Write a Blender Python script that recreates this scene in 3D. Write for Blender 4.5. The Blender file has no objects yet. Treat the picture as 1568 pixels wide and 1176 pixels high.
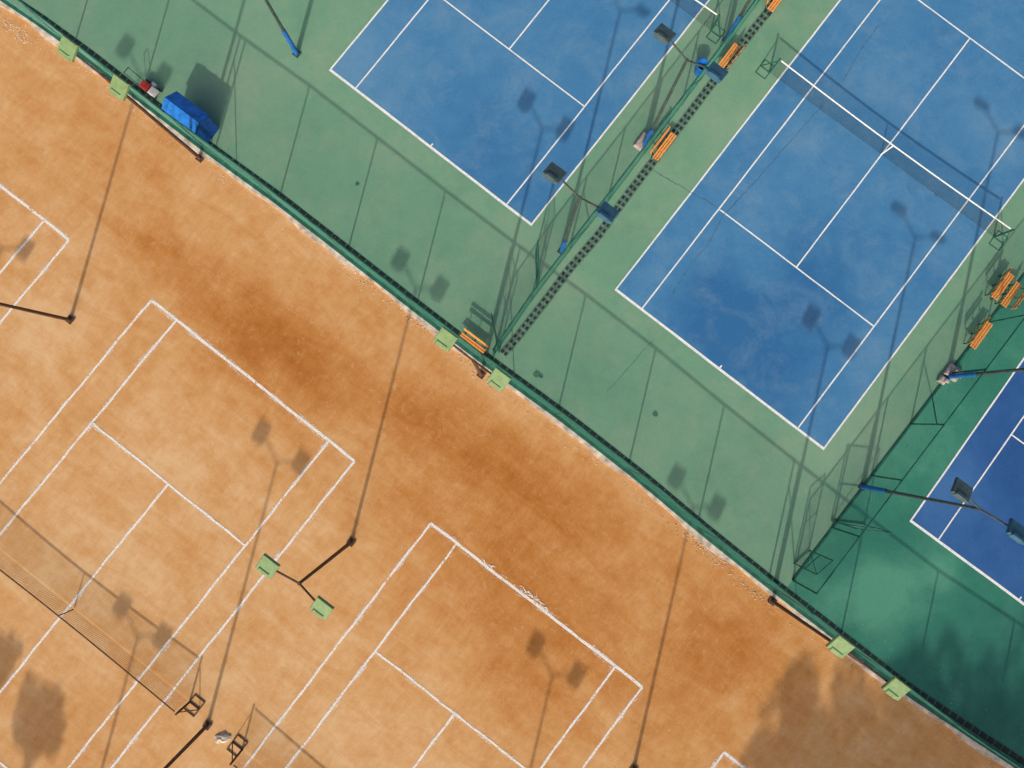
import bpy, math, random
import numpy as np
from mathutils import Vector, Matrix
random.seed(7); rng=np.random.default_rng(7)
sc=bpy.context.scene
# ------------------------------------------------------------------ survey (calibrated from court dimensions)
F=975.0; H=26.73; CA=0.0545; CB=-0.0084; CX,CY=784.0,588.0
ca,sa,cb,sb=math.cos(CA),math.sin(CA),math.cos(CB),math.sin(CB)
R=np.array([[1,0,0],[0,ca,-sa],[0,sa,ca]])@np.array([[cb,0,sb],[0,1,0],[-sb,0,cb]])
def G(px,py,z=0.0):
    d=R@np.array([(px-CX)/F,-(py-CY)/F,-1.0]); t=(z-H)/d[2]
    return np.array([d[0]*t,d[1]*t])
# ------------------------------------------------------------------ helpers
class MB:
    def __init__(s): s.v=[];s.f=[]
    def quad(s,a,b,c,d):
        n=len(s.v); s.v+=[tuple(a),tuple(b),tuple(c),tuple(d)]; s.f.append((n,n+1,n+2,n+3))
    def poly(s,pts):
        n=len(s.v); s.v+=[tuple(p) for p in pts]; s.f.append(tuple(range(n,n+len(pts))))
    def box(s,c,x,y,z,sx,sy,sz,bev=0.0):
        c=np.array(c,float);x=np.array(x,float)/np.linalg.norm(x);y=np.array(y,float)/np.linalg.norm(y);z=np.array(z,float)/np.linalg.norm(z)
        n=len(s.v); hx,hy,hz=sx/2,sy/2,sz/2; b=min(bev,hx*.9,hy*.9,hz*.9)
        if b<=0:
            for k in(-1,1):
                for i,j in((-1,-1),(1,-1),(1,1),(-1,1)): s.v.append(tuple(c+x*hx*i+y*hy*j+z*hz*k))
            s.f+=[(n+3,n+2,n+1,n),(n+4,n+5,n+6,n+7)]+[(n+i,n+(i+1)%4,n+4+(i+1)%4,n+4+i) for i in range(4)]
        else:
            rings=[(hx-b,hy-b,-hz),(hx,hy,-hz+b),(hx,hy,hz-b),(hx-b,hy-b,hz)]
            for a,d,k in rings:
                for i,j in((-1,-1),(1,-1),(1,1),(-1,1)): s.v.append(tuple(c+x*a*i+y*d*j+z*k))
            s.f.append((n+3,n+2,n+1,n)); s.f.append((n+12,n+13,n+14,n+15))
            for r in range(3):
                for i in range(4): s.f.append((n+4*r+i,n+4*r+(i+1)%4,n+4*r+4+(i+1)%4,n+4*r+4+i))
    def abox(s,c,ang,sx,sy,sz,bev=0.0):
        s.box(c,(math.cos(ang),math.sin(ang),0),(-math.sin(ang),math.cos(ang),0),(0,0,1),sx,sy,sz,bev)
    def tube(s,p,q,r,r2=None,n=6,cap=True):
        if r2 is None:r2=r
        p=np.array(p,float);q=np.array(q,float);d=q-p;L=np.linalg.norm(d)
        if L<1e-6:return
        d/=L; a=np.array([0,0,1.]) if abs(d[2])<.9 else np.array([1.,0,0])
        u=np.cross(d,a);u/=np.linalg.norm(u);w=np.cross(d,u);k=len(s.v)
        for c,rr in((p,r),(q,r2)):
            for i in range(n):
                t=2*math.pi*i/n; s.v.append(tuple(c+rr*(math.cos(t)*u+math.sin(t)*w)))
        for i in range(n): s.f.append((k+i,k+(i+1)%n,k+n+(i+1)%n,k+n+i))
        if cap: s.f.append(tuple(k+i for i in range(n-1,-1,-1))); s.f.append(tuple(k+n+i for i in range(n)))
    def ribbon(s,pts,w,z,jit=0.0,wj=0.0,step=None):
        pts=[np.array(p[:2],float) for p in pts]
        if step:
            o=[]
            for a,b in zip(pts[:-1],pts[1:]):
                m=max(1,int(np.linalg.norm(b-a)/step))
                o+=[a+(b-a)*i/m for i in range(m)]
            o.append(pts[-1]); pts=o
        n=len(pts);k=len(s.v)
        ph=rng.uniform(0,9,4)
        for i,p in enumerate(pts):
            d=pts[min(i+1,n-1)]-pts[max(i-1,0)]; d/=np.linalg.norm(d)+1e-9; nn=np.array([-d[1],d[0]])
            off=jit*(math.sin(i*.31+ph[0])+.6*math.sin(i*.83+ph[1]))
            wl=w/2+wj*rng.uniform(-1,1); wr=w/2+wj*rng.uniform(-1,1)
            a=p+nn*(off+wl);b=p+nn*(off-wr)
            s.v+=[(a[0],a[1],z),(b[0],b[1],z)]
        for i in range(n-1): s.f.append((k+2*i,k+2*i+1,k+2*i+3,k+2*i+2))
def empty(name,loc=(0,0,0)):
    o=bpy.data.objects.new(name,None);o.location=loc;o.empty_display_size=.3;sc.collection.objects.link(o);return o
def make(name,mb,mat,parent=None,smooth=False,attr=None):
    me=bpy.data.meshes.new(name);me.from_pydata([tuple(map(float,v)) for v in mb.v],[],mb.f);me.update()
    me.materials.append(mat)
    if smooth:
        for p in me.polygons:p.use_smooth=True
    if attr is not None:
        a=me.attributes.new("wear_and_shade",'FLOAT','POINT'); a.data.foreach_set("value",np.array(attr,dtype=np.float32))  # surface wear; on the third court's apron also painted glare and shade
    o=bpy.data.objects.new(name,me);sc.collection.objects.link(o)
    if parent: o.parent=parent
    if parent and tuple(parent.location)!=(0,0,0):
        me.transform(Matrix.Translation(-Vector(parent.location)))
    return o
class NT:
    def __init__(s,name):
        s.m=bpy.data.materials.new(name);s.m.use_nodes=True;s.t=s.m.node_tree;s.b=s.t.nodes["Principled BSDF"];s.o=s.t.nodes["Material Output"]
        s.P=s.t.nodes.new("ShaderNodeNewGeometry").outputs['Position']
    def n(s,t,**k):
        x=s.t.nodes.new(t)
        for a,b in k.items(): setattr(x,a,b)
        return x
    def l(s,a,b): s.t.links.new(a,b)
    def val(s,x,sock):
        if hasattr(x,'links'): s.l(x,sock)
        else: sock.default_value=x
    def noise(s,scale,detail=4,rough=.55,vec=None,dist=0):
        x=s.n("ShaderNodeTexNoise");x.inputs['Scale'].default_value=scale;x.inputs['Detail'].default_value=detail;x.inputs['Roughness'].default_value=rough;x.inputs['Distortion'].default_value=dist
        s.l(vec if vec is not None else s.P,x.inputs['Vector']);return x.outputs['Fac']
    def mapping(s,rot,scale):
        x=s.n("ShaderNodeMapping");x.inputs['Rotation'].default_value=(0,0,rot);s.l(s.P,x.inputs['Vector'])
        y=s.n("ShaderNodeMapping");y.inputs['Scale'].default_value=scale;s.l(x.outputs[0],y.inputs['Vector']);return y.outputs[0]
    def math(s,op,a,b=0.0,c=None,clamp=False):
        x=s.n("ShaderNodeMath",operation=op,use_clamp=clamp);s.val(a,x.inputs[0]);s.val(b,x.inputs[1])
        if c is not None:s.val(c,x.inputs[2])
        return x.outputs[0]
    def ramp(s,f,stops,interp='LINEAR'):
        x=s.n("ShaderNodeValToRGB");x.color_ramp.interpolation=interp;e=x.color_ramp.elements
        while len(e)<len(stops):e.new(.5)
        for k,(p,c) in zip(e,stops):
            k.position=p;k.color=(c,c,c,1) if isinstance(c,(int,float)) else (*c,1)
        s.l(f,x.inputs[0]);return x.outputs[0]
    def mix(s,f,a,b,mode='MIX'):
        x=s.n("ShaderNodeMix",data_type='RGBA',blend_type=mode);s.val(f,x.inputs[0])
        for v,i in((a,6),(b,7)):
            if hasattr(v,'links'):s.l(v,x.inputs[i])
            else:x.inputs[i].default_value=(*v,1)
        return x.outputs[2]
    def attr(s):
        x=s.n("ShaderNodeAttribute",attribute_name="wear_and_shade");return x.outputs['Fac']
    def bump(s,h,st,d=.01):
        x=s.n("ShaderNodeBump");x.inputs['Strength'].default_value=st;x.inputs['Distance'].default_value=d;s.l(h,x.inputs['Height']);s.l(x.outputs[0],s.b.inputs['Normal'])
    def fin(s,col,rough=.8,metal=0,spec=.3):
        s.val(col if hasattr(col,'links') else (*col,1),s.b.inputs['Base Color']);s.val(rough,s.b.inputs['Roughness']);s.b.inputs['Metallic'].default_value=metal
        s.b.inputs['Specular IOR Level'].default_value=spec;return s.m
def simple(name,c,rough=.6,metal=0,var=.25,scale=6,spec=.3):
    t=NT(name);n=t.noise(scale,2)
    a=tuple(x*(1-var) for x in c);b=tuple(min(1,x*(1+var)) for x in c)
    return t.fin(t.ramp(n,[(.3,a),(.7,b)]),rough,metal,spec)
# ------------------------------------------------------------------ materials
def mat_clay():
    t=NT("clay_surface");w=t.attr()
    big=t.noise(.14,3,.6); med=t.noise(.8,5,.72); fine=t.noise(13,3,.8)
    st=t.noise(1.0,5,.70,vec=t.mapping(.66,(.32,1.1,1)),dist=.8)
    st2=t.noise(1.0,4,.72,vec=t.mapping(-.9,(1.0,4.0,1)))
    f=t.math('MULTIPLY_ADD',big,.55,t.math('MULTIPLY',w,.85))
    f=t.math('MULTIPLY_ADD',t.math('SUBTRACT',med,.5),.70,f)
    f=t.math('MULTIPLY_ADD',t.math('SUBTRACT',st,.5),.60,f)
    f=t.math('MULTIPLY_ADD',t.math('SUBTRACT',st2,.5),.32,f)
    f=t.math('MULTIPLY_ADD',t.math('SUBTRACT',fine,.5),.36,f)
    col=t.ramp(f,[(.05,(.64,.40,.205)),(.28,(.57,.305,.125)),(.50,(.50,.228,.072)),(.75,(.41,.155,.034)),(1.0,(.32,.105,.020))])
    sc1=t.ramp(t.noise(3.4,5,.78,dist=1.0),[(.55,0.0),(.70,.32)])
    col=t.mix(sc1,col,(.64,.44,.26))
    sp=t.ramp(t.noise(26,2,.8),[(.65,0.0),(.76,.45)]); col=t.mix(sp,col,(.76,.58,.40))
    dk=t.ramp(fine,[(.26,.4),(.39,0.0)]); col=t.mix(dk,col,(.32,.13,.045))
    return t.fin(col,.95,spec=.1)
def mat_paint(name,dark,mid,light,dust,rough=.7,dustamt=.35):
    t=NT(name);w=t.attr();big=t.noise(.22,3,.6);med=t.noise(1.3,5,.7);fine=t.noise(40,1,.7)
    f=t.math('MULTIPLY_ADD',t.math('SUBTRACT',big,.5),.9,t.math('ADD',w,.5))
    f=t.math('MULTIPLY_ADD',t.math('SUBTRACT',med,.5),.5,f)
    col=t.ramp(f,[(.1,dark),(.5,mid),(.9,light)])
    d=t.ramp(t.noise(.55,6,.76,dist=.5),[(.48,0.0),(.75,dustamt)]);col=t.mix(d,col,dust)
    sp=t.ramp(t.noise(9,3,.82),[(.62,0.0),(.74,.32)]);col=t.mix(sp,col,dust)
    ds=t.ramp(t.noise(2.6,4,.8),[(.27,.30),(.38,0.0)]);col=t.mix(ds,col,dark)
    g=t.ramp(fine,[(.3,.86),(.7,1.11)]);col=t.mix(1.0,col,g,'MULTIPLY')
    return t.fin(col,rough,spec=.25)
M_clay=mat_clay()
M_green=mat_paint("green_acrylic",(.105,.245,.160),(.148,.300,.195),(.205,.335,.225),(.31,.35,.24))
M_green3=mat_paint("shaded_green_acrylic",(.016,.115,.088),(.030,.18,.125),(.08,.28,.19),(.11,.25,.18),dustamt=.15)  # darker copy of the green, shade over the third court painted in
M_blue=mat_paint("blue_acrylic",(.026,.132,.31),(.052,.190,.375),(.100,.245,.41),(.18,.29,.40),dustamt=.42)
M_blue3=mat_paint("shaded_blue_acrylic",(.011,.060,.20),(.021,.09,.27),(.045,.14,.34),(.07,.15,.29),dustamt=.2)  # darker copy of the blue, same shade painted into the colour
def mat_line():
    t=NT("court_white_paint");n=t.noise(7,4,.75);c=t.ramp(n,[(.3,(.55,.60,.60)),(.55,(.80,.79,.75))]);return t.fin(c,.7)
M_line=mat_line()
def mat_chalk(name,lo,hi,amax=1.0,scale=9):
    t=NT(name);n=t.noise(scale,3,.8);n2=t.noise(1.1,1,.6)
    a=t.ramp(t.math('MULTIPLY_ADD',t.math('SUBTRACT',n2,.5),.6,n),[(lo,0.0),(hi,amax)])
    m=t.fin((.80,.76,.71),.95,spec=.1)
    tr=t.n("ShaderNodeBsdfTransparent");mx=t.n("ShaderNodeMixShader");t.l(a,mx.inputs[0]);t.l(tr.outputs[0],mx.inputs[1]);t.l(t.b.outputs[0],mx.inputs[2]);t.l(mx.outputs[0],t.o.inputs[0]);return m
M_chalk=mat_chalk("chalk_line",.22,.42,.95);M_dust=mat_chalk("chalk_dust",.50,.70,.65,14)
M_kerb=simple("pale_concrete",(.54,.46,.37),.9,var=.4,scale=3)
M_drain=simple("black_grating",(.014,.018,.018),.6,var=.4)
M_gdark=simple("dark_green_paint",(.018,.105,.075),.5,var=.35,scale=3)
M_wire=simple("green_coated_wire",(.03,.15,.11),.5,var=.2)
M_rust=simple("rusty_steel",(.085,.045,.03),.7,var=.4,scale=12)
M_dpole=simple("dark_painted_steel",(.05,.065,.06),.5,var=.35)
M_bpole=simple("blue_painted_steel",(.015,.12,.38),.5,var=.3)
M_lgreen=simple("pale_green_enamel",(.19,.285,.12),.6,var=.15)
M_lgrey=simple("grey_green_enamel",(.055,.09,.095),.5,var=.25)
M_lblue=simple("slate_blue_enamel",(.035,.11,.17),.5,var=.2)
M_glass=simple("lamp_glass",(.35,.38,.38),.15,var=.1,spec=.6)
M_slat=simple("orange_wood",(.75,.30,.07),.6,var=.25,scale=20)
M_black=simple("black_steel",(.015,.015,.017),.5)
M_tarp=simple("blue_tarp",(.015,.16,.54),.5,var=.25,scale=4)
M_white=simple("white_plastic",(.65,.65,.62),.5,var=.08)
M_red=simple("red_paint",(.38,.035,.03),.5)
M_net=simple("net_cord",(.03,.045,.045),.8)
M_netc=simple("brown_net_cord",(.09,.045,.028),.8)
M_stone=simple("rubble_stone",(.55,.40,.28),.95,var=.4,scale=9)
M_crack=simple("crack_filler",(.06,.13,.20),.8,var=.4)
M_stain=simple("damp_stain",(.05,.14,.095),.7,var=.4)
M_leaf=simple("leaf_green",(.055,.10,.03),.6,var=.4);M_bark=simple("bark",(.12,.08,.05),.9)
def mat_ground():
    t=NT("dry_grass");n=t.noise(.6,8,.7);return t.fin(t.ramp(n,[(.3,(.10,.12,.045)),(.7,(.24,.19,.10))]),.95)
# ------------------------------------------------------------------ fence base line (clay / hard-court boundary)
FPX=[(-60,-38),(0,6),(60,46),(130,97),(200,152),(312,238),(420,316),(520,394),(630,480),(745,568),(860,652),(975,742),(1070,822),(1180,910),(1258,970),(1380,1065),(1450,1112),(1550,1178)]
FW=[G(*p) for p in FPX]
d0=(FW[2]-FW[0]);d0/=np.linalg.norm(d0);d1=(FW[-1]-FW[-4]);d1/=np.linalg.norm(d1)
FW=[FW[0]-d0*40]+FW+[FW[-1]+d1*40]
S=[0];
for a,b in zip(FW[:-1],FW[1:]):S.append(S[-1]+np.linalg.norm(b-a))
S=np.array(S)-40;FA=np.array(FW)
U=(FW[-2]-FW[1]);U/=np.linalg.norm(U);N=np.array([-U[1],U[0]])   # N points to the hard courts (up-right)
def FP(s,off=0): return np.array([np.interp(s,S,FA[:,0]),np.interp(s,S,FA[:,1])])+N*off
LT=S[-1]
ANG=math.atan2(U[1],U[0])
def blobs(P,bl):
    r=np.zeros(len(P))
    for px,py,ru,rv,k in bl:
        c=G(px,py);d=P-c;a=d@U/ru;b=d@N/rv;r+=k*np.exp(-(a*a+b*b))
    return r
def grid(x0,x1,y0,y1,st,fn):
    xs=np.arange(x0,x1+st/2,st);ys=np.arange(y0,y1+st/2,st);m=MB();
    pts=[fn(x,y) for y in ys for x in xs];m.v=pts;nx=len(xs)
    for j in range(len(ys)-1):
        for i in range(nx-1):k=j*nx+i;m.f.append((k,k+1,k+nx+1,k+nx))
    return m,np.array([(p[0],p[1]) for p in pts])
# ground
g=MB();g.quad((-300,-300,-.03),(300,-300,-.03),(300,300,-.03),(-300,300,-.03));make("ground",g,mat_ground())
m,P=grid(-40,40,-34,34,.4,lambda x,y:(x,y,0))
clayb=[(400,520,2.2,1.6,.42),(300,440,2.6,1.5,.30),(240,385,2.2,1.1,.22),(360,570,1.6,1.2,.15),(520,600,2.8,1.5,.28),(460,530,2.4,1.3,.2),(720,690,3.0,1.4,.34),(640,640,2,1,.2),(690,610,2.5,1.2,.12),(820,750,3.0,1.9,.28),
(770,850,2.6,1.4,.28),(900,820,3,2,.18),(880,960,3,2,.28),(720,930,3.2,2.2,.28),(830,1050,3,2,.28),(1050,920,4,2.5,.18),(1050,1080,2.5,3,.26),(1150,1000,2.5,2.5,.22),(620,700,2,2.5,.15),(420,680,2.2,2,.15),(180,300,3,2,.1),(550,780,2,1.5,.1),(640,800,2,1.2,.15),
(100,540,3,2.5,-.14),(250,700,3,2.5,-.14),(60,200,4,2,-.02),(150,850,4,2.5,-.18),(450,1080,4,3,-.14),(560,480,4,1,0),(500,840,3,2,-.06)]
make("clay_ground",m,M_clay,attr=blobs(P,clayb)+.02)
greenb=[(380,130,2,2,.35),(1100,60,3,3,.2),(620,260,3,3,.05),(1150,230,3,1,.15),(560,250,4,1.2,-.1),(900,560,3,2,-.1),(1280,640,2,2,.35),(1050,700,4,1,-.1),(830,400,2,2,.25),(1150,200,1,3,.2)]
m,P=grid(-38,LT-2,.12,46,.5,lambda s,t:(*FP(s,t),.03))
make("hard_court_ground",m,M_green,attr=blobs(P,greenb))
# court 3 apron, right of the third fence
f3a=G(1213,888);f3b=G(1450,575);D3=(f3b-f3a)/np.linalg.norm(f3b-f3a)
b3=[(1350,900,1.3,1.1,.75),(1440,880,1,.8,.35),(1300,930,2,.8,.2),(1500,1080,4,4,-.3),(1400,660,2,3,.15)]  # painted glare near the fence, painted tree shade in the corner
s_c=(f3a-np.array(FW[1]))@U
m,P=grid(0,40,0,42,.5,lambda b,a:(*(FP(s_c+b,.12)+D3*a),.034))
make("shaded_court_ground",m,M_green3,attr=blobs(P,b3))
# ------------------------------------------------------------------ courts
def frame(o,th):
    u=np.array([math.cos(th),math.sin(th)]);v=np.array([-u[1],u[0]]);return lambda a,b:np.array(o)+u*a+v*b
LINES=[((-5.485,0),(5.485,0),.11),((-5.485,23.77),(5.485,23.77),.11),((-5.485,0),(-5.485,23.77),.07),((5.485,0),(5.485,23.77),.07),
((-4.115,0),(-4.115,23.77),.06),((4.115,0),(4.115,23.77),.06),((-4.115,5.485),(4.115,5.485),.06),((-4.115,18.285),(4.115,18.285),.06),((0,5.485),(0,18.285),.06),((0,0),(0,.12),.06),((0,23.65),(0,23.77),.06)]
def hard(o,th,mb,z,bl):
    fr=frame(o,th);e=empty("tennis_court")
    m,P=grid(-5.5,5.5,-.02,23.8,.5,lambda a,b:(*fr(a,b),z));make("playing_surface",m,mb,e,attr=blobs(P,bl))
    m=MB()
    for k,(a,b,w) in enumerate(LINES):
        A=fr(*a);B=fr(*b);d=(B-A)/np.linalg.norm(B-A)
        if k in(2,3,4,5): A=A+d*.056;B=B-d*.056
        if k in(6,7): A=A+d*.031;B=B-d*.031
        if k==8: A=A+d*.031;B=B-d*.031
        if k in(0,1): A=A-d*.035;B=B+d*.035
        if k in(9,): A=A+d*.056;B=B+d*.06
        if k==10: A=A-d*.06;B=B-d*.056
        m.ribbon([A,B],w,z+.004,jit=.003,wj=.004,step=.5)
    make("white_lines",m,M_line,e);return fr
b1b=[(600,130,3,3,.25),(700,200,3,2,-.15),(800,250,2,2,-.1),(860,60,4,4,.1),(520,100,1,2,.3)]
b2b=[(1150,530,3,2,-.5),(1260,450,2,2,-.3),(1100,440,2,2,-.25),(1200,250,2,4,.15),(1450,250,4,4,.15),(1000,430,1,2,.3),(1320,560,1,4,.15),(1350,330,3,3,-.1)]
hard((-3.269,11.625),-.6628,M_blue,.034,b1b); fr2=hard((8.961,2.098),-.6603,M_blue,.034,b2b)
u=np.array([math.cos(-.66),math.sin(-.66)])
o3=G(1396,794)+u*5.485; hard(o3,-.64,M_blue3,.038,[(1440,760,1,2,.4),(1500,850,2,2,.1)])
hard(np.array((-3.269,11.625))-np.array((12.23,-9.53))*1.15,-.66,M_blue,.034,[])
def clay(o,th):
    fr=frame(o,th);e=empty("clay_tennis_court");m=MB();d=MB()
    for k,(a,b,w) in enumerate(LINES[:9]):
        w=.115 if k<2 else .085
        A,B=fr(*a),fr(*b)
        m.ribbon([A,B],w,.004+.0008*k,jit=.010,wj=.009,step=.2);d.ribbon([A,B],w*2.4,.014+.0008*k,jit=.015,wj=.04,step=.25)
    make("chalk_lines",m,M_chalk,e);make("chalk_dust",d,M_dust,e);return fr
clay((-10.66,1.624),2.4775);clay((1.204,-7.659),2.4884)
uc=np.array([math.cos(2.483),math.sin(2.483)])
clay(G(106,367)+uc*5.485,2.483);clay(G(1108,1152)-uc*5.485,2.483)
m=MB()
for px,py,n,l in((745,860,5,.25),(818,914,9,.42),(806,905,5,.3),(235,466,4,.2),(780,888,4,.2),(838,932,4,.25)):
    c=G(px,py)
    for i in range(n):
        a=ANG+rng.choice([0,math.pi])+rng.normal(0,.6);r=rng.uniform(.3,1)*l;dd=np.array([math.cos(a),math.sin(a)]);w=np.array([-dd[1],dd[0]])*rng.uniform(.015,.04)
        c2=c+U*rng.uniform(-.4,.4)+N*rng.normal(0,.03)
        m.poly([(*(c2+w),.024+.0006*i),(*(c2-w),.024+.0006*i),(*(c2+dd*r),.024+.0006*i)])
make("chalk_scuffs",m,mat_chalk("chalk_scuff",.38,.54,.85,12))
# ------------------------------------------------------------------ kerb, drains
m=MB();s=-36;prev=None
while s<LT-4:
    w=.13+.05*math.sin(s*1.3)+.03*math.sin(s*3.1)+rng.uniform(-.03,.03);o=-.0+.05*math.sin(s*.9)+.03*math.sin(s*2.3)
    a=FP(s,o-w/2);b=FP(s,.13);cur=(a,b)
    if prev is not None:
        z=.075;(pa,pb)=prev
        m.quad((*pa,z),(*a,z),(*b,z),(*pb,z));m.quad((*pa,-.01),(*a,-.01),(*a,z),(*pa,z));m.quad((*b,-.01),(*pb,-.01),(*pb,z),(*b,z))
    prev=cur;s+=.22
make("kerb",m,M_kerb)
m=MB();m.ribbon([FP(s,.25) for s in np.arange(-36,LT-4,1.)],.28,.085)
m.ribbon([FP(s,.50) for s in np.arange(-36,LT-4,1.)],.30,.036)
m.ribbon([f3a+D3*s for s in np.arange(0,38,1.)],.12,.05)
m2=MB()
for s in np.arange(-36,LT-4,.36):
    m2.abox((*FP(s+.18,.5),.036+.006),ANG,.30,.24,.012)
    for k in(-.08,0,.08): m2.abox((*FP(s+.18+k,.5),.051),ANG,.02,.24,.008)
make("fence_footing",m,M_gdark);make("drain_grating",m2,M_drain)
D2PX=[(772,540),(790,519),(832,465),(872,412),(915,362),(960,300),(1040,195),(1085,135),(1130,76),(1190,0),(1300,-150)]
D2=[G(*p) for p in D2PX]
def walk(pts,step):
    out=[];acc=0
    for a,b in zip(pts[:-1],pts[1:]):
        L=np.linalg.norm(b-a);d=(b-a)/L
        t=(step-acc)%step
        while t<L: out.append((a+d*t,math.atan2(d[1],d[0])));t+=step
        acc=(L-(t-step))
    return out
m2=MB();m=MB();m.ribbon(D2,.40,.036)
for p,a in walk(D2,.28):
    for o in(-.09,.09):
        q=p+np.array([-math.sin(a),math.cos(a)])*o;m2.abox((*q,.042),a,.15,.13,.012)
make("drain_channel",m,simple("worn_green_channel",(.10,.19,.14),.8,var=.35));make("drain_grating",m2,simple("dusty_black_grating",(.028,.036,.034),.7,var=.5,scale=4))
# ------------------------------------------------------------------ fences
def lattice(mb,A,B,z0,z1,sp=.12,r=.0028):
    A=np.array(A);B=np.array(B);L=np.linalg.norm(B-A);d=(B-A)/L;h=z1-z0
    s=-h
    while s<L:
        for sg in(1,-1):
            t0=max(0,-s/h);t1=min(1,(L-s)/h)
            if t1-t0>.02:
                za,zb=(z0+h*t0,z0+h*t1) if sg==1 else (z1-h*t0,z1-h*t1)
                pa=A+d*(s+h*t0);pb=A+d*(s+h*t1);mb.tube((*pa,za),(*pb,zb),r,n=3,cap=False)
        s+=sp
def fence(pts,h,base,dbl=(),braces=(),rr=.03):
    e=empty("chain_link_fence",(pts[0][0],pts[0][1],0));fr=MB();w=MB()
    for i,p in enumerate(pts):
        fr.tube((*p,base),(*p,h),.036,n=8)
        d=pts[min(i+1,len(pts)-1)]-pts[max(i-1,0)];d/=np.linalg.norm(d)
        if i in dbl:
            q=p+d*.28;fr.tube((*q,base),(*q,h),.036,n=8)
        if i in braces:
            q=p+d*1.5;fr.tube((*q,base),(*p,h*.8),.022,n=6)
    for a,b in zip(pts[:-1],pts[1:]):
        fr.tube((*a,h),(*b,h),rr,n=6);fr.tube((*a,base+.06),(*b,base+.06),.016,n=6)
        lattice(w,a,b,base+.06,h)
    make("frame",fr,M_gdark,e);make("mesh",w,M_wire,e)
HF=3.2
k0=(G(434,300)-FW[1])@U
sps=(G(1185,880)-G(434,300))@U/7
posts=[FP(k0+sps*i,.27) for i in range(-7,13)]
fence(posts,HF,.086,dbl=(6,10,14),braces=(6,10,14),rr=.036)
F2=[(757,543),(830,437),(905,343),(1000,218),(1085,107),(1165,-2),(1290,-165)]
F2w=[G(*p) for p in F2]
pl=[p for p,a in walk(F2w,2.7)];fence(pl,2.1,.03,braces=(2,5))
pl=[f3a+D3*s for s in np.arange(0,38,2.75)];fence(pl,2.1,.052,braces=(3,6))
def gate(p,q,h=2.0):
    A=G(*p);B=G(*q);e=empty("fence_gate",(A[0],A[1],0));f=MB();w=MB()
    for X in(A,B):f.tube((*X,.06),(*X,h),.026,n=6)
    for z in(.08,h*.5,h):f.tube((*A,z),(*B,z),.022,n=6)
    f.tube((*A,.08),(*B,h),.014,n=5);lattice(w,A,B,.08,h);make("frame",f,M_gdark,e);make("mesh",w,M_wire,e)
gate((764,540),(754,492));gate((822,443),(820,388));gate((1272,797),(1322,803));gate((1238,842),(1215,862))
# ------------------------------------------------------------------ floodlight poles
HP=6.68
def pole(base,kind):
    P=G(*base)
    e=empty("floodlight_pole",(P[0],P[1],0));m=MB()
    lamp={'c':(M_lgreen,M_lgreen),'f':(M_lgreen,M_lgreen),'g':(M_lgrey,M_lblue)}[kind]
    pm=M_rust if kind!='g' else M_dpole
    m.tube((*P,0),(*P,HP),.078,.05,n=10);m.abox((*P,.02+.03),ANG,.3,.3,.03,.004)
    for a in range(4):
        t=a*math.pi/2+ANG+.785;m.tube((P[0]+.15*math.cos(t),P[1]+.15*math.sin(t),.05),(P[0]+.15*math.cos(t),P[1]+.15*math.sin(t),.10),.015,n=5)
    J=np.array([P[0],P[1],HP]);U3=np.array([U[0],U[1],0]);N3_=np.array([N[0],N[1],0])
    for sg in(-1,1):
        tip=J+U3*sg*.82+np.array([0,0,.30]);m.tube(J-np.array([0,0,.05]),tip,.036,n=6)
        m.tube(tip+N3_*.2,tip-N3_*.2,.018,n=5)
        hd=MB();gl=MB();tilt=(.38+.06*math.sin(base[0]*.7+sg))*( -1 if kind!='g' else 1)
        ax=U3;zz=np.array([0,0,1])*math.cos(tilt)+N3_*math.sin(tilt);yy=np.cross(zz,ax)
        c=tip+U3*sg*.22+np.array([0,0,.06])
        hd.box(c,ax,yy,zz,.60,.56,.12,.02)
        hd.box(c+zz*.0-yy*.22,ax,yy,zz,.40,.16,.19,.03)
        gl.box(c-zz*.068,ax,yy,zz,.52,.48,.012)
        make("lamp_head",hd,lamp[0 if sg<0 else 1],e);make("lamp_glass",gl,M_glass,e)
    if kind=='g':
        s=MB();s.tube((*P,.03),(*P,1.7),.105,.095,n=12);make("blue_sleeve",s,M_bpole,e)
    make("mast",m,pm,e)
for b in((108,490),(538,830),(970,1178),(318,1110),(748,1450),(-112,770),(98,1390)):pole(b,'c')
for b in((307,243),(737,574),(1182,920)):pole(b,'f')
for b in((455,83),(860,385),(985,225),(1112,62),(1320,745),(1450,577)):pole(b,'g')
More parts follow.
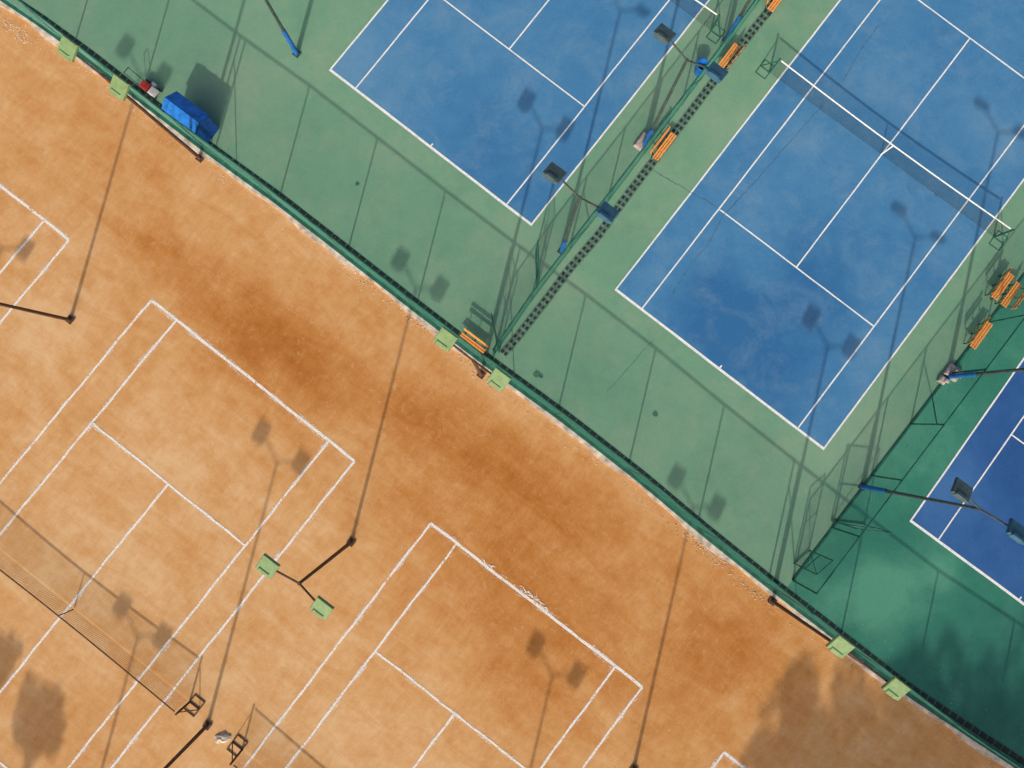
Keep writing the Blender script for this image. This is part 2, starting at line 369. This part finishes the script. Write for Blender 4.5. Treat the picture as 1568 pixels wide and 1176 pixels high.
# ------------------------------------------------------------------ nets
def net(A,B,dark,tape,frame_mat,tw=.02,r=.003):
    e=empty("tennis_net",(A[0],A[1],0));w=MB();t=MB();p=MB();L=np.linalg.norm(B-A);d=(B-A)/L;nn=np.array([-d[1],d[0]])
    hh=lambda s:1.07-.12*math.sin(math.pi*s/L)
    n=int(L/.5)
    for i in range(n):
        a,b=L*i/n,L*(i+1)/n
        for k in range(12):
            f=.04+k/12.*.96;w.tube((*(A+d*a),.04+(hh(a)-.04)*f),(*(A+d*b),.04+(hh(b)-.04)*f),r,n=3,cap=False)
        c=(hh(a)+hh(b))/2;q=A+d*(a+b)/2
        t.box((*q,c-.02),(*(d*(b-a)),hh(b)-hh(a)),(*nn,0),(0,0,1),b-a+.004,tw,.06)
    s=0
    while s<L: w.tube((*(A+d*s),.04),(*(A+d*s),hh(s)),r,n=3,cap=False);s+=.08
    C=A+d*L/2;t.box((*C,.48),(*d,0),(*nn,0),(0,0,1),.05,.012,.88)
    for X,sg in((A,-1),(B,1)):
        X=X+d*sg*.1;p.tube((*X,0),(*X,1.12),.045,n=10);p.tube((*X,.03),(*(X+d*sg*.5),.03),.03,n=6);p.tube((*(X+d*sg*.5),.03),(*X,.95),.022,n=6)
        for q in(-.35,.35):
            p.tube((*(X+nn*q),.03),(*(X+nn*q+d*sg*.5),.03),.022,n=6)
        p.tube((*(X-nn*.35),.03),(*(X+nn*.35),.03),.022,n=6);p.tube((*(X-nn*.35+d*sg*.5),.03),(*(X+nn*.35+d*sg*.5),.03),.022,n=6)
    make("net_mesh",w,dark,e);make("top_tape",t,tape,e);make("posts",p,frame_mat,e)
net(G(1197,93,1.07),G(1548,350,1.07),M_net,M_line,M_gdark,r=.004)
e1=G(1098,22,1.07);net(e1-(G(1548,350,1.07)-G(1197,93,1.07)),e1,M_net,M_line,M_gdark,r=.004)
e1=G(288,1072);v=(G(288,1072)-G(108,928));v/=np.linalg.norm(v)
M_tapec=simple("dirty_tape",(.20,.12,.075),.9)
net(e1-v*12.0,e1,M_netc,M_tapec,M_rust,r=.0038)
e1=G(374,1150);net(e1,e1+v*12.2,M_netc,M_tapec,M_rust,r=.0038)
# ------------------------------------------------------------------ benches
dF=G(1000,218)-G(905,343);aF=math.atan2(dF[1],dF[0])
def bench(c,ang,L=1.35,side=1):
    C=G(c[0],c[1],.45);e=empty("park_bench",(C[0],C[1],0));s=MB();f=MB()
    x=np.array([math.cos(ang),math.sin(ang)]);y=np.array([-x[1],x[0]])*side
    for k in(-.16,-.055,.05): s.abox((*(C+y*k),.45),ang,L,.08,.03,.005)
    for z,o in((.62,.22),(.76,.25)): s.box((*(C+y*o),z),(*x,0),(*(y*.2),.98),(*(y*.98),-.2),L,.10,.025,.004)
    for q in(-L*.4,0,L*.4):
        X=C+x*q
        for k in(-.16,.12):f.tube((*(X+y*k),.03),(*(X+y*k),.43),.02,n=6)
        f.tube((*(X-y*.2),.425),(*(X+y*.2),.425),.02,n=6);f.tube((*(X+y*.18),.42),(*(X+y*.28),.84),.018,n=6)
    for k in(-.16,.12):f.tube((*(C-x*L*.42+y*k),.2),(*(C+x*L*.42+y*k),.2),.014,n=5)
    make("slats",s,M_slat,e);make("metal_frame",f,M_black,e)
bench((1016,223),aF,1.35,1);bench((1118,86),aF,1.2,-1);bench((1190,-2),aF,1.2,1);bench((724,525),ANG,1.25,1)
bench((1534,437),aF,1.3,1);bench((1550,452),aF,1.2,-1);bench((1501,512),aF,1.3,1)
# ------------------------------------------------------------------ bin, plinths, storage box, cart
C=G(1075,102,.5);e=empty("waste_bin",(C[0],C[1],0));m=MB();n=18;k=0
for r,z in((.20,.04),(.25,.62),(.28,.62),(.28,.66),(.24,.66),(.19,.08)):
    for i in range(n):t=2*math.pi*i/n;m.v.append((C[0]+r*math.cos(t),C[1]+r*math.sin(t),z))
for j in range(5):
    for i in range(n):m.f.append((j*n+i,j*n+(i+1)%n,(j+1)*n+(i+1)%n,(j+1)*n+i))
m.f.append(tuple(5*n+i for i in range(n)));make("drum",m,M_tarp,e)
m=MB();m.abox((C[0]-.02,C[1]+.02,.30),.4,.26,.2,.16,.05);make("black_bag",m,M_black,e)
m=MB();m.tube((C[0]-.28,C[1],.6),(C[0]-.34,C[1]+.1,.75),.012);m.tube((C[0]-.34,C[1]+.1,.75),(C[0]-.1,C[1]+.3,.6),.012);make("handle",m,M_tarp,e)
M_pl=simple("plinth_concrete",(.42,.34,.31),.9)
for b,sx,sy in(((983,219),.75,.42),((1456,571),.55,.6),((1440,582),.3,.3)):
    p=G(*b);m=MB();m.abox((*p,.12),aF,sx,sy,.22,.05);m.abox((p[0]+.1,p[1]-.05,.27),aF+.2,sx*.5,sy*.6,.10,.03);make("concrete_plinth",m,M_pl)
C=G(288,178,.9);e=empty("blue_storage_box",(C[0],C[1],0));x=U;y=N;m=MB();l,w,h1,h2=.80,.46,1.15,1.42
def q(a,b,z):return (*(C+x*a+y*b),z)
m.poly([q(-l,-w,.04),q(l,-w,.04),q(l,-w,h1),q(-l,-w,h1)]);m.poly([q(l,w,.04),q(-l,w,.04),q(-l,w,h1),q(l,w,h1)])
m.poly([q(l,-w,.04),q(l,w,.04),q(l,w,h1),q(l,0,h2),q(l,-w,h1)]);m.poly([q(-l,w,.04),q(-l,-w,.04),q(-l,-w,h1),q(-l,0,h2),q(-l,w,h1)])
make("body",m,simple("navy_tarp",(.006,.06,.26),.6,var=.3),e)
m=MB();L2,w2=l+.07,w+.07
for sg in(-1,1):
    a=[q(-L2,sg*w2,h1-.02),q(L2,sg*w2,h1-.02),q(L2,0,h2+.03),q(-L2,0,h2+.03)];m.poly(a if sg<0 else a[::-1]);m.poly([(p[0],p[1],p[2]-.025) for p in a])
for k in(-.4,0,.4):
    for sg in(-1,1):m.tube(q(l*k*2,sg*w2,h1),q(l*k*2,0,h2+.045),.012,n=5)
make("pitched_cover",m,M_tarp,e)
C=G(226,134,.3);e=empty("line_marker_cart",(C[0],C[1],0));m=MB();m.abox((*(C-U*.12),.28),ANG,.36,.34,.26,.03);make("red_tank",m,M_red,e)
m=MB();m.abox((*(C+U*.28),.26),ANG,.30,.34,.20,.03);m.abox((*(C+U*.05+N*.28),.18),ANG,.2,.14,.12,.02);make("white_hopper",m,M_white,e)
m=MB()
for a in(-.3,.35):
    for s_ in(-.24,.24):c=C+U*a+N*s_;m.tube((*(c-N*.03),.13),(*(c+N*.03),.13),.10,n=12)
for s_ in(-.14,.14):m.tube((*(C-U*.3+N*s_),.3),(*(C-U*.75+N*s_),.85),.014)
m.tube((*(C-U*.75+N*.16),.85),(*(C-U*.75-N*.16),.85),.016);make("wheels_and_handle",m,M_black,e)
p=G(341,1130);m=MB();ns=18
for j in range(7):
    ph=j/6*math.pi/2;rr=.27*math.cos(ph)+.015;zz=.002+.13*math.sin(ph)
    for i in range(ns):
        t=2*math.pi*i/ns;k=1+.20*math.sin(2*t+1)+.12*math.sin(5*t+j*.6);m.v.append((p[0]+rr*k*math.cos(t),p[1]+rr*.8*k*math.sin(t),zz+.02*math.sin(3*t+j)*(j>0)))
for j in range(6):
    for i in range(ns):m.f.append((j*ns+i,j*ns+(i+1)%ns,(j+1)*ns+(i+1)%ns,(j+1)*ns+i))
m.f.append(tuple(6*ns+i for i in range(ns)));make("white_sack",m,simple("sack_cloth",(.55,.46,.37),.9,var=.4,scale=9),smooth=False)
# ------------------------------------------------------------------ rubble along the kerb, clods on clay
m=MB()
def stone(p,r,z):
    n=len(m.v)
    for a,b,c in((1,0,0),(-1,0,0),(0,1,0),(0,-1,0),(0,0,1),(0,0,-.3)):
        k=rng.uniform(.6,1.2)*r;m.v.append((p[0]+a*k+rng.uniform(-.3,.3)*r,p[1]+b*k+rng.uniform(-.3,.3)*r,z+c*k))
    for f in((0,2,4),(2,1,4),(1,3,4),(3,0,4),(2,0,5),(1,2,5),(3,1,5),(0,3,5)):m.f.append(tuple(n+i for i in f))
for i in range(2000):
    s=rng.uniform(-5,LT-35);stone(FP(s,-.10-abs(rng.normal(0,.25))),rng.uniform(.006,.032),0)
for px,py in((30,50),(560,425),(740,570),(1075,830),(1090,845),(640,490),(1160,905),(20,35)):
    for i in range(80):c=G(px,py);stone(c+U*rng.normal(0,.7)-N*abs(rng.normal(0,.18)),rng.uniform(.01,.045),0)
make("rubble",m,M_stone)
m=MB()
for i in range(1400):stone(G(rng.uniform(0,1100),rng.uniform(150,1176)),rng.uniform(.004,.014),0)
make("clay_clods",m,M_stone)
# ------------------------------------------------------------------ cracks and stains
m=MB()
def crack(px,w=.018,z=.0392):
    pts=[];P=[G(*p) for p in px]
    for a,b in zip(P[:-1],P[1:]):
        k=max(2,int(np.linalg.norm(b-a)/.12))
        for i in range(k):pts.append(a+(b-a)*i/k+rng.normal(0,.018,2))
    pts.append(P[-1]);m.ribbon(pts,w,z,wj=w*.3)
crack([(1262,158),(1225,200),(1190,240),(1150,285),(1112,325)],.026);crack([(1110,326),(1085,372),(1050,415),(1030,450)],.024);crack([(1345,40),(1318,75),(1290,125)],.024)
crack([(1000,262),(1050,290),(1105,322)]);crack([(930,600),(965,560),(1000,520)],.012)
make("surface_cracks",m,M_crack)
m=MB()
for px,py,r in((547,282,.10),(1003,634,.13),(822,573,.16),(828,576,.1),(1432,300,.05)):
    c=G(px,py);m.poly([(c[0]+r*math.cos(t)*rng.uniform(.7,1.1),c[1]+r*math.sin(t)*rng.uniform(.7,1.1),.0445) for t in np.linspace(0,6.0,14)])
make("damp_stain",m,M_stain)
m=MB()
for i in range(500):
    c=FP(rng.uniform(0,LT-40),.3+abs(rng.normal(0,1.2)));r=rng.uniform(.01,.03);t=rng.uniform(0,6);m.poly([(c[0]+r*math.cos(t+a),c[1]+r*.6*math.sin(t+a),.052) for a in(0,1.6,3.1,4.7)])
make("leaf_litter",m,simple("dry_leaf",(.30,.25,.14),.9))
# ------------------------------------------------------------------ trees (just outside the picture; they shade the corners)
def treemesh(R0,Hc,seed,nleaf):
    r=np.random.default_rng(seed);t=MB();t.tube((0,0,-.03),(0,0,Hc-R0*.5),.22,.13,n=9);cl=[]
    for i in range(26):
        d=r.normal(size=3);d/=np.linalg.norm(d);rad=R0*r.uniform(.35,.95);c=np.array([d[0]*rad,d[1]*rad,Hc+d[2]*rad*.62]);cl.append((c,R0*r.uniform(.2,.36)))
        t.tube((0,0,Hc-R0*.5-r.uniform(0,.8)),c,.07,.02,n=5)
    lf=MB()
    for i in range(nleaf):
        c,rr=cl[r.integers(len(cl))];d=r.normal(size=3);d/=np.linalg.norm(d);p=c+d*rr*r.uniform(.3,1.0)**.5
        a=r.normal(size=3);a/=np.linalg.norm(a);b=np.cross(a,r.normal(size=3));b/=np.linalg.norm(b);s_=r.uniform(.09,.17)
        lf.quad(p-a*s_,p-b*s_*.6,p+a*s_,p+b*s_*.6)
    return t,lf
tp=G(318,1110);tq=G(425,705);sd=(tq-tp);SL=np.linalg.norm(sd);EL=math.atan2(HP,SL);sdn=sd/SL
def tree(shpx,R0,Hc,seed,nl=9000):
    c=G(*shpx)-sdn*Hc/math.tan(EL);e=empty("broadleaf_tree",(c[0],c[1],0));t,l=treemesh(R0,Hc,seed,nl)
    for k in(t,l):k.v=[(v[0]+c[0],v[1]+c[1],v[2]) for v in k.v]
    make("trunk_and_limbs",t,M_bark,e);make("foliage",l,M_leaf,e)
tree((1255,1180),3.2,11,1,6500);tree((1420,1160),3.4,12,2,5500);tree((1590,1090),3.6,13,3,4500);tree((1400,1290),3.6,11,4,7000)
tree((62,1095),1.3,9.0,5,1700);tree((0,1010),.8,8,6,900)
# ------------------------------------------------------------------ camera, light
cd=bpy.data.cameras.new("camera");co=bpy.data.objects.new("camera",cd);sc.collection.objects.link(co);sc.camera=co
cd.sensor_fit='HORIZONTAL';cd.sensor_width=36;cd.lens=36*F/1568;cd.clip_end=2000
co.matrix_world=Matrix.Translation((0,0,H))@Matrix([list(r) for r in R]).to_4x4()
sl=bpy.data.lights.new("sun",'SUN');so=bpy.data.objects.new("sun",sl);sc.collection.objects.link(so)
sl.energy=3.2;sl.angle=math.radians(.85);sl.color=(1,.935,.80)
dirv=Vector((sdn[0]*math.cos(EL),sdn[1]*math.cos(EL),-math.sin(EL)));so.rotation_euler=dirv.to_track_quat('-Z','Y').to_euler();so.location=(0,-20,30)
wd=bpy.data.worlds.new("World");sc.world=wd;wd.use_nodes=True;nt=wd.node_tree;sk=nt.nodes.new("ShaderNodeTexSky");sk.sky_type='NISHITA';sk.sun_disc=False
sk.sun_elevation=EL;sk.sun_rotation=math.atan2(-sdn[0],-sdn[1]);sk.dust_density=5.0;nt.links.new(sk.outputs[0],nt.nodes["Background"].inputs[0]);nt.nodes["Background"].inputs[1].default_value=.135
sc.view_settings.view_transform='Standard';sc.view_settings.look='None';sc.view_settings.exposure=0
